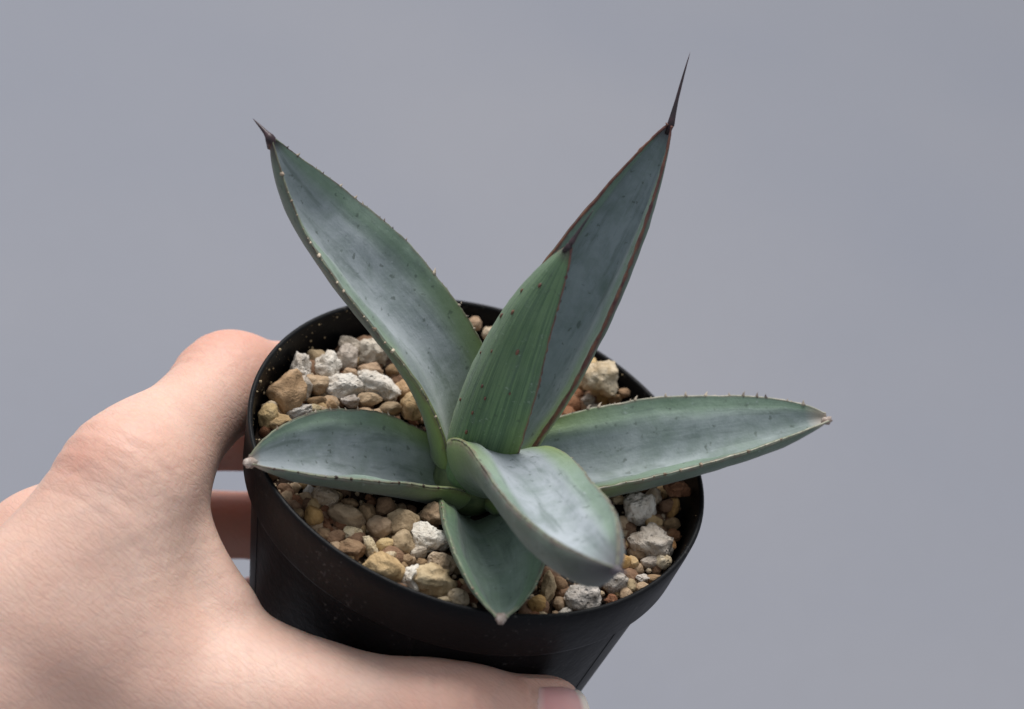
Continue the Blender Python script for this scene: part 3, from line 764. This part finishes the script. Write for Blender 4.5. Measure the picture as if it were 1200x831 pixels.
    if k == 'C':   # tooth scars on the outer face of the young leaf
        V, Fc = [], []
        for (t, u) in ((0.78, -0.35), (0.72, -0.15), (0.66, -0.55), (0.55, -0.1), (0.50, -0.45), (0.44, 0.0), (0.40, 0.12), (0.33, 0.05), (0.24, -0.05),
                       (0.85, 0.1), (0.61, 0.35), (0.47, 0.45), (0.29, -0.5)):
            i = int(np.argmin(np.abs(T - t))); j = int(np.argmin(np.abs(U - u)))
            p, n_, al = Vector(lo[i, j]), -Vector(nl[i, j]), Vector(d[i])
            s = rs.uniform(0.25, 0.5) / 1000
            tube(V, Fc, [p - al * s * 1.2, p - al * s * 0.5 + n_ * s * 0.15, p + al * s * 0.5 + n_ * s * 0.2, p + al * s * 1.3], [s * 0.2, s * 0.62, s * 0.62, s * 0.15], 6)
        tag(link('tooth_scar', mesh_from('tooth_scar', V, Fc), MAT_RED, lf), kind='stuff')

# short stem hidden between the leaf bases
sp = [(0.5, -2), (4.5, -2.5), (6.5, -5), (7.0, -9), (6.0, -13), (0.5, -13)]
link('stem', lathe('stem', sp, 24, close=True), simple_mat('stem_green', (0.06, 0.09, 0.04), (0.16, 0.2, 0.09), 300), plant, PB)

# ------------------------------------------------------------------ hand
HJ = {k: np.array(v) for k, v in {
    'wrist': (-83.96, -68.08, -66.19),
    'arm': (-117.98, -92.64, -123.52),
    'i0': (-76.81, -68.36, -46.68),
    'i1': (-59.12, -29.71, -10.5),
    'i2': (-51.89, 10.4, -13.83),
    'i3': (-37.72, 28.42, -21),
    'i4': (-21.09, 41.39, -22),
    'm0': (-85.23, -61.35, -65.59),
    'm1': (-73.8, -25.26, -41.08),
    'm2': (-60.49, 18.87, -37.45),
    'm3': (-37.7, 24.48, -34),
    'm4': (-21.82, 37.8, -38),
    'r0': (-86.9, -58.48, -78.37),
    'r1': (-76.28, -22.82, -66.03),
    'r2': (-60.65, 15.25, -62.13),
    'r3': (-35.29, 20.38, -55.7),
    'r4': (-22.44, 33.27, -57),
    'p0': (-84.8, -57.02, -88.03),
    'p1': (-73.12, -23.64, -87.02),
    'p2': (-56.1, 4.54, -84.56),
    'p3': (-33.33, 15.54, -75),
    'p4': (-24.22, 26.9, -76),
    't0': (-61.81, -65.1, -52.31),
    't1': (-20.17, -52.4, -33.03),
    't2': (12.13, -46.89, -24.4),
    't3': (27.75, -38.2, -24.5),
    'v1': (-55.31, -22.67, -9.49),
    'v2': (-47.94, -30.77, -16.04),
    'v3': (-34.01, -39.21, -21.73),
    'x1': (-71.6, -53.62, -24.71),
    'x2': (-43.33, -57.62, -29.99),
    'x3': (-54.57, -42.0, -14.32),
    'w1': (-58.9, -19.44, -12.67),
    'w2': (-28.14, -45.31, -31.95),
    'w3': (-62.03, -51.34, -29.15),
    'w4': (-49.16, -34.59, -21.92),
}.items()}
STEP = 1.0     # mm
PRIM = []      # every primitive lives in a group
def cap(g, a, b, ra, rb, k=4.0): PRIM.append((g, 'cap', (HJ[a] if isinstance(a, str) else np.array(a, float), HJ[b] if isinstance(b, str) else np.array(b, float), ra, rb), k))
def tri(g, a, b, c, r, k=8.0): PRIM.append((g, 'tri', (*[HJ[x] if isinstance(x, str) else np.array(x, float) for x in (a, b, c)], r), k))
def lerp(a, b, t): return HJ[a] * (1 - t) + HJ[b] * t
cap('palm', 'wrist', 'arm', 23, 27, 12)
cap('palm', 'wrist', 'i0', 19, 13, 12)
cap('palm', 'wrist', 'p0', 19, 12, 12)
cap('palm', 'i0', 'i1', 10.5, 9.8, 8)
cap('palm', 'm0', 'm1', 10.5, 9.6, 8)
cap('palm', 'r0', 'r1', 10.0, 9.0, 8)
cap('palm', 'p0', 'p1', 10.0, 8.4, 8)
tri('palm', 'i0', 'i1', 'm1', 8.2); tri('palm', 'i0', 'm0', 'm1', 8.2)
tri('palm', 'm0', 'm1', 'r1', 8.0); tri('palm', 'm0', 'r0', 'r1', 8.0)
tri('palm', 'r0', 'r1', 'p1', 8.0); tri('palm', 'r0', 'p0', 'p1', 8.0)
cap('palm', 't0', 't1', 12.5, 10.6, 10)
cap('palm', 'wrist', 't0', 18, 13, 12)
tri('palm', 'w1', 'w2', 'w3', 4.4, 9)
tri('palm', 'w2', 'w3', 't0', 8.5, 9)
tri('palm', 'i0', 't0', 'w3', 9.5, 9)
tri('palm', 'i0', 'i1', 'w3', 8.0, 9)
tri('palm', 'i1', 'w1', 'w3', 6.0, 9)
cap('palm', lerp('i0', 'i1', 0.25) + np.array([6, -6, 0]), 'w4', 9.0, 5.0, 9)
tri('palm', 't0', 'm0', 'r0', 12.0, 10)
cap('index', 'i1', 'i2', 10.2, 9.2, 5)
cap('index', lerp('i1', 'i2', 0.93), lerp('i2', 'i3', 0.08), 9.2, 9.0, 4)
cap('index', 'i2', 'i3', 8.6, 7.6, 4)
cap('index', 'i3', 'i4', 7.5, 6.4, 4)
cap('middle', 'm1', 'm2', 9.8, 8.7, 5)
cap('middle', 'm2', 'm3', 8.6, 7.6, 4)
cap('middle', 'm3', 'm4', 7.5, 6.4, 4)
cap('ring', 'r1', 'r2', 9.0, 8.0, 5)
cap('ring', 'r2', 'r3', 7.8, 7.0, 4)
cap('ring', 'r3', 'r4', 7.0, 6.0, 4)
cap('little', 'p1', 'p2', 8.2, 7.0, 5)
cap('little', 'p2', 'p3', 6.9, 6.0, 4)
cap('little', 'p3', 'p4', 6.0, 5.2, 4)
cap('thumb', 't1', 't2', 10.4, 9.2, 6)
cap('thumb', lerp('t1', 't2', 0.92), lerp('t2', 't3', 0.1), 9.3, 9.1, 5)
cap('thumb', 't2', 't3', 9.0, 7.4, 4)
cap('palm', 'v1', 'v2', 3.4, 3.0, 4)
cap('palm', 'v2', 'v3', 3.0, 3.6, 5)
tri('palm', 'x1', 'x2', 'x3', 4.5, 14)
cap('thumb', lerp('t1', 't2', 0.35) + np.array([0, 0, 1.4]), lerp('t1', 't2', 0.75) + np.array([0, 0, 0.5]), 10.0, 9.3, 6)


lo_c = np.min([np.min(np.stack([x for x in pr[2] if hasattr(x, '__len__')]), 0) for pr in PRIM], 0) - 26
hi_c = np.max([np.max(np.stack([x for x in pr[2] if hasattr(x, '__len__')]), 0) for pr in PRIM], 0) + 22
dims = np.ceil((hi_c - lo_c) / STEP).astype(int) + 1
axs = [(lo_c[i] + STEP * np.arange(dims[i])).astype(np.float32) for i in range(3)]
def smin(a, b, k):
    h = np.maximum(k - np.abs(a - b), 0) / k
    return np.minimum(a, b) - h * h * k * 0.25
def seg_d(P, a, b, ra, rb):
    ab = (b - a).astype(np.float32)
    t = np.clip(((P - a.astype(np.float32)) @ ab) / (ab @ ab), 0, 1)
    q = P - a.astype(np.float32) - t[..., None] * ab
    return np.sqrt((q * q).sum(-1)) - (ra + (rb - ra) * t)
def tri_d(P, a, b, c, r):
    a, b, c = (x.astype(np.float32) for x in (a, b, c))
    n = np.cross(b - a, c - a)
    n /= np.linalg.norm(n)
    def inside(p, q, s): return ((P - p) @ np.cross(n, q - p)) >= 0
    ins = inside(a, b, c) & inside(b, c, a) & inside(c, a, b)
    dp = np.abs((P - a) @ n)
    de = np.minimum(np.minimum(seg_d(P, a, b, 0, 0), seg_d(P, b, c, 0, 0)), seg_d(P, c, a, 0, 0))
    return np.where(ins, dp, de) - r
def field(groups):
    G = {}
    PAD = 26.0
    for g in groups: G[g] = np.full(tuple(dims), 40.0, np.float32)
    for g, typ, args, k in PRIM:
        pts = np.stack([x for x in args if hasattr(x, '__len__')])
        rmax = max([x for x in args if not hasattr(x, '__len__')])
        i0 = np.maximum(np.floor((pts.min(0) - rmax - PAD - lo_c) / STEP).astype(int), 0)
        i1 = np.minimum(np.ceil((pts.max(0) + rmax + PAD - lo_c) / STEP).astype(int) + 1, dims)
        sl = tuple(slice(i0[i], i1[i]) for i in range(3))
        P = np.stack(np.meshgrid(*[axs[i][sl[i]] for i in range(3)], indexing='ij'), -1)
        dd = seg_d(P, *args) if typ == 'cap' else tri_d(P, *args)
        G[g][sl] = smin(G[g][sl], dd.astype(np.float32), k)
    return G
GR = field(['palm', 'index', 'middle', 'ring', 'little', 'thumb'])
D = None
for g_, k_ in (('index', 9.0), ('middle', 7.0), ('ring', 7.0), ('little', 7.0), ('thumb', 14.0)):
    s_ = smin(GR['palm'], GR[g_], k_)
    D = s_ if D is None else smin(D, s_, 0.8)
del GR
# flesh flattens where it presses on the pot
X, Y, Z = np.meshgrid(*axs, indexing='ij', sparse=True)
RR = np.sqrt(X * X + Y * Y)
potr = np.where(Z > -12.1, 45.0 + Z * 0.125, 42.0 + (Z + 12) * 0.175) - 0.25
potd = np.where((Z < 0.9) & (Z > -HT), RR - potr, 10.0)
D = np.maximum(D, -potd * 0.98).astype(np.float32)

def surface_nets(D):
    S = D < 0
    nx, ny, nz = D.shape
    c = [S[i:nx - 1 + i, j:ny - 1 + j, k:nz - 1 + k] for i in (0, 1) for j in (0, 1) for k in (0, 1)]
    cnt = sum(x.astype(np.int8) for x in c)
    act = (cnt > 0) & (cnt < 8)
    ci = np.argwhere(act)
    idx = -np.ones(act.shape, np.int64)
    idx[act] = np.arange(len(ci))
    acc = np.zeros((len(ci), 3)); num = np.zeros(len(ci))
    offs = [(i, j, k) for i in (0, 1) for j in (0, 1) for k in (0, 1)]
    for a in offs:
        for ax in range(3):
            if a[ax]: continue
            b = list(a); b[ax] = 1
            va = D[ci[:, 0] + a[0], ci[:, 1] + a[1], ci[:, 2] + a[2]]
            vb = D[ci[:, 0] + b[0], ci[:, 1] + b[1], ci[:, 2] + b[2]]
            m = (va < 0) != (vb < 0)
            t = np.where(m, va / np.where(m, va - vb, 1), 0)
            p = np.tile(np.array(a, float), (len(ci), 1)); p[:, ax] += t
            acc[m] += p[m]; num[m] += 1
    verts = ci + acc / num[:, None]
    quads = []
    for ax in range(3):
        o1, o2 = (ax + 1) % 3, (ax + 2) % 3
        sl0 = [slice(1, -1)] * 3; sl1 = [slice(1, -1)] * 3
        sl0[ax] = slice(0, -1); sl1[ax] = slice(1, None)
        A, B = S[tuple(sl0)], S[tuple(sl1)]
        e = np.argwhere(A != B)
        base = e + 1
        base[:, ax] = e[:, ax]
        sgn = A[tuple(e.T)]
        def cell(d1, d2):
            q = base.copy(); q[:, o1] -= d1; q[:, o2] -= d2
            return idx[tuple(q.T)]
        q = np.stack([cell(1, 1), cell(0, 1), cell(0, 0), cell(1, 0)], 1)
        q[~sgn] = q[~sgn][:, ::-1]
        quads.append(q)
    return verts, np.concatenate(quads)
hv, hq = surface_nets(D)
ed = np.concatenate([hq[:, [0, 1]], hq[:, [1, 2]], hq[:, [2, 3]], hq[:, [3, 0]]])
deg = np.bincount(ed.ravel(), minlength=len(hv))
for it in range(3):
    acc = np.zeros_like(hv)
    for ax in range(3):
        acc[:, ax] = np.bincount(ed[:, 0], hv[ed[:, 1], ax], len(hv)) + np.bincount(ed[:, 1], hv[ed[:, 0], ax], len(hv))
    hv = hv * 0.4 + 0.6 * acc / deg[:, None]
hv = lo_c + hv * STEP
def grid_at(P):
    q = np.clip((P - lo_c) / STEP, 0, np.array(dims) - 1.001)
    i = q.astype(int); f = q - i
    r = 0
    for a in (0, 1):
        for b in (0, 1):
            for c in (0, 1):
                w = (f[:, 0] if a else 1 - f[:, 0]) * (f[:, 1] if b else 1 - f[:, 1]) * (f[:, 2] if c else 1 - f[:, 2])
                r = r + w * D[i[:, 0] + a, i[:, 1] + b, i[:, 2] + c]
    return r
def grid_n(P, h=1.5):
    n = np.stack([grid_at(P + np.eye(3)[i] * h) - grid_at(P - np.eye(3)[i] * h) for i in range(3)], 1)
    return n / (np.linalg.norm(n, axis=1)[:, None] + 1e-9)
hn = grid_n(hv)

# skin creases across the joints (real relief)
def crease_lines(V, Nn, centre, axis, facing, n, spread, depth, reach, seed):
    r = np.random.RandomState(seed)
    axis = axis / np.linalg.norm(axis)
    rel = V - centre
    a = rel @ axis
    w = np.exp(-(np.linalg.norm(rel, axis=1) / reach) ** 4) * np.clip(Nn @ facing, 0, 1)
    tot = np.zeros(len(V))
    side = np.cross(axis, facing); side /= np.linalg.norm(side)
    b = rel @ side
    for k in range(n):
        c0 = (k - (n - 1) / 2) * spread + r.normal() * spread * 0.25
        curve = c0 + r.normal() * 0.03 * b + r.normal() * 0.012 * b * b * 0.3 + 0.25 * np.sin(b * r.uniform(0.5, 1.2) + r.uniform(0, 6))
        tot += np.exp(-((a - curve) / 0.55) ** 2) * r.uniform(0.5, 1.0)
    return -depth * tot * w
nrm = lambda v: v / np.linalg.norm(v)
disp = np.zeros(len(hv))
TOCAM = nrm(np.array([-0.2, -0.55, 0.8]))
disp += crease_lines(hv, hn, HJ['i2'] + TOCAM * 8, HJ['i3'] - HJ['i1'], nrm(np.array([-0.7, 0.1, 0.7])), 9, 1.6, 0.46, 13, 1)
disp += crease_lines(hv, hn, HJ['i1'] + TOCAM * 8, HJ['i2'] - HJ['i0'], nrm(np.array([-0.5, 0, 0.85])), 11, 2.0, 0.30, 19, 2)
disp += crease_lines(hv, hn, HJ['t2'] + np.array([0, -6, 5]), HJ['t3'] - HJ['t1'], nrm(np.array([0.1, -0.8, 0.6])), 7, 1.7, 0.5, 13, 3)
disp += crease_lines(hv, hn, HJ['t1'] + np.array([0, -4, 9]), HJ['t2'] - HJ['t0'], nrm(np.array([-0.1, -0.5, 0.85])), 7, 2.2, 0.24, 20, 4)
disp += crease_lines(hv, hn, HJ['v2'], HJ['v3'] - HJ['v1'], nrm(np.array([0.2, -0.6, 0.75])), 14, 2.3, 0.14, 24, 5)
# nail fold: a low welt of skin round the thumbnail
T_AX = nrm(HJ['t3'] - HJ['t2'])
T_UP = np.array([0.656, -0.755, 0.86]); T_UP = nrm(T_UP - T_AX * (T_UP @ T_AX))
T_SD = np.cross(T_AX, T_UP)
rel_ = hv - HJ['t3']
al_ = rel_ @ T_AX
pp_ = rel_ - al_[:, None] * T_AX
wq_ = np.arctan2(pp_ @ T_SD, pp_ @ T_UP) / rad(54)
sq_ = (al_ + 5.6) / 11.6
qq_ = np.maximum(np.abs(wq_), 1 - sq_ * 2.2)
near_ = (np.linalg.norm(rel_, axis=1) < 18)
disp += near_ * (0.55 * np.exp(-((qq_ - 1.16) / 0.13) ** 2) - 0.35 * np.exp(-((qq_ - 0.98) / 0.08) ** 2)) * np.clip((0.95 - sq_) * 4, 0, 1)

hv = hv + hn * disp[:, None]

me = bpy.data.meshes.new('hand')
me.vertices.add(len(hv)); me.vertices.foreach_set('co', (hv / 1000).astype(np.float32).ravel())
me.loops.add(len(hq) * 4); me.loops.foreach_set('vertex_index', hq.astype(np.int32).ravel())
me.polygons.add(len(hq))
me.polygons.foreach_set('loop_start', np.arange(0, len(hq) * 4, 4, dtype=np.int32))
me.update(calc_edges=True)
me.validate()
red = np.zeros(len(hv))
def spot(c, r): return np.exp(-(np.linalg.norm(hv - np.asarray(c), axis=1) / r) ** 2)
red += 0.6 * spot(HJ['i1'] + np.array([-8, -6, 6]), 6) + 0.25 * spot(HJ['i1'] + np.array([-4, -2, 8]), 13)
red += 0.7 * spot(HJ['i2'] + np.array([-3, 2, 7]), 12) + 0.55 * spot(HJ['i3'], 16) + 0.5 * spot(HJ['t3'], 13) + 0.6 * spot(HJ['t2'], 14)
red += 0.7 * spot(HJ['m3'], 22) + 0.7 * spot(HJ['r3'], 24) + 0.5 * spot(HJ['m1'], 16)

attr(me, 'red', np.clip(red, 0, 1))
pale = np.zeros(len(hv))
pale += 0.6 * spot(HJ['w4'] + np.array([0, 0, 3]), 14) + 0.4 * spot(HJ['w2'], 14) + 0.3 * spot((HJ['w3'] + HJ['w4']) / 2, 18)

attr(me, 'pale', np.clip(pale, 0, 1))

def skin_material():
    m = NT('skin')
    v = m.obj()
    red_, pale_ = m.attr('red'), m.attr('pale')
    mp = m.n('ShaderNodeMapping', i_Vector=v)
    ax = nrm(HJ['i1'] - HJ['i0'])
    e = Vector(ax).to_track_quat('X', 'Z').inverted().to_euler()
    mp.inputs['Rotation'].default_value = e
    mv = mp.outputs[0]
    st = m.n('ShaderNodeMapping', i_Vector=mv); st.inputs['Scale'].default_value = (1.0, 0.22, 0.22)
    lines = m.noise(st.outputs[0], 1500, 3, 0.55, 0.6)
    st2 = m.n('ShaderNodeMapping', i_Vector=mv); st2.inputs['Scale'].default_value = (0.35, 1.0, 1.0)
    lines2 = m.noise(st2.outputs[0], 1100, 2, 0.5, 0.8)
    vo = m.n('ShaderNodeTexVoronoi', i_Scale=1150.0, feature='DISTANCE_TO_EDGE')
    m.l(st.outputs[0], vo.inputs['Vector'])
    cell = m.ramp(vo.outputs['Distance'], [(0.0, 0.0), (0.12, 1.0)])
    blot = m.noise(v, 55, 5, 0.6, 0.3)
    blot2 = m.noise(v, 240, 4, 0.6)
    col = m.mix(m.ramp(blot, [(0.3, 0.0), (0.7, 1.0)]), (0.645, 0.390, 0.302), (0.728, 0.497, 0.400))
    col = m.mix(m.math('MULTIPLY', m.ramp(blot2, [(0.5, 0.0), (0.75, 1.0)]), 0.35), col, (0.660, 0.400, 0.325))
    col = m.mix(m.math('MULTIPLY', red_, 0.85), col, (0.600, 0.275, 0.205))
    col = m.mix(m.math('MULTIPLY', pale_, 0.7), col, (0.715, 0.530, 0.430))
    col = m.mix(m.math('MULTIPLY', m.math('SUBTRACT', 1.0, cell), 0.13), col, (0.45, 0.25, 0.19))
    vn = m.noise(mv, 38, 2, 0.5, 1.2)
    vein = m.ramp(m.math('ABSOLUTE', m.math('SUBTRACT', vn, 0.5)), [(0.0, 1.0), (0.035, 0.0)])
    col = m.mix(m.math('MULTIPLY', vein, 0.10), col, (0.43, 0.34, 0.33))
    fre = m.ramp(m.noise(v, 900, 2, 0.5), [(0.68, 0.0), (0.76, 1.0)])
    col = m.mix(m.math('MULTIPLY', fre, 0.22), col, (0.50, 0.27, 0.20))
    h = m.math('ADD', m.math('MULTIPLY', lines, 1.0), m.math('ADD', m.math('MULTIPLY', lines2, 0.9), m.math('MULTIPLY', cell, 0.25)))
    m.set(Base_Color=col, Roughness=0.52, Normal=m.bump(h, 0.21, 0.0006))
    m.b.inputs['Specular IOR Level'].default_value = 0.38
    m.b.inputs['Subsurface Weight'].default_value = 0.35
    m.b.inputs['Subsurface Radius'].default_value = (1.0, 0.36, 0.2)
    m.b.inputs['Subsurface Scale'].default_value = 0.0032
    return m.m
SKIN = skin_material()
hand = link('hand', me, SKIN, loc=ORG)
tag(hand, 'left hand gripping the black pot, thumb in front and fingers behind', 'hand')

# thumbnail laid on the thumb
nail = NT('nail')
nvv = nail.obj()
nn_ = nail.noise(nvv, 260, 3, 0.5)
nail.set(Base_Color=nail.ramp(nail.attr('s'), [(0.0, (0.76, 0.53, 0.48)), (0.18, (0.69, 0.33, 0.31)), (0.84, (0.70, 0.38, 0.355)), (0.92, (0.80, 0.68, 0.60))]), Roughness=0.45, Normal=nail.bump(nn_, 0.1, 0.0006))
nail.b.inputs['Specular IOR Level'].default_value = 0.3
nail.b.inputs['Subsurface Weight'].default_value = 0.25
nail.b.inputs['Subsurface Radius'].default_value = (1.0, 0.36, 0.2)
nail.b.inputs['Subsurface Scale'].default_value = 0.002
ax_, nm_, sd_ = T_AX, T_UP, T_SD
NS, NW = 22, 21
gridp = np.zeros((NS, NW, 3)); edge_ = np.zeros((NS, NW))
for i in range(NS):
    s_ = i / (NS - 1)
    for j in range(NW):
        w_ = (j / (NW - 1)) * 2 - 1
        along = -5.6 + 11.6 * s_ - 1.2 * (w_ * w_) * (s_ - 0.35) * 1.6 + (1 - s_) * 1.2 * w_ * w_
        th_ = w_ * rad(52 + 4 * s_)
        dv = nm_ * math.cos(th_) + sd_ * math.sin(th_)
        o_ = HJ['t3'] + ax_ * min(along, 4.0)
        ext = max(0.0, along - 4.0)
        rs_ = np.linspace(3.5, 12, 120)
        ds_ = grid_at(o_[None] + rs_[:, None] * dv[None])
        k_ = int(np.argmax(ds_ > 0)) if (ds_ > 0).any() else 60
        rr_ = rs_[k_]
        e_ = max(abs(w_) ** 6, (1 - s_) ** 8)
        gridp[i, j] = o_ + ax_ * ext + dv * (rr_ + 0.42 - 0.75 * e_)
tv_ = gridp.reshape(-1, 3)
bk_ = tv_ - np.repeat(nm_[None], len(tv_), 0) * 0.5
nf_ = []
nq_ = NS * NW
for i in range(NS - 1):
    for j in range(NW - 1):
        a0 = i * NW + j
        nf_.append((a0, a0 + 1, a0 + NW + 1, a0 + NW)); nf_.append((nq_ + a0, nq_ + a0 + NW, nq_ + a0 + NW + 1, nq_ + a0 + 1))
for i in range(NS - 1):
    for j in (0, NW - 1):
        a0, a1 = i * NW + j, (i + 1) * NW + j
        nf_.append((a0, a1, nq_ + a1, nq_ + a0))
for j in range(NW - 1):
    for i in (0, NS - 1):
        a0 = i * NW + j
        nf_.append((a0, nq_ + a0, nq_ + a0 + 1, a0 + 1))
nme = mesh_from('thumbnail', np.concatenate([tv_, bk_]) / 1000, nf_)
bm = bmesh.new(); bm.from_mesh(nme); bmesh.ops.recalc_face_normals(bm, faces=bm.faces); bm.to_mesh(nme); bm.free()
sa_ = np.repeat(np.linspace(0, 1, NS), NW)
attr(nme, 's', np.concatenate([sa_, sa_]))
link('thumbnail', nme, nail.m, hand)
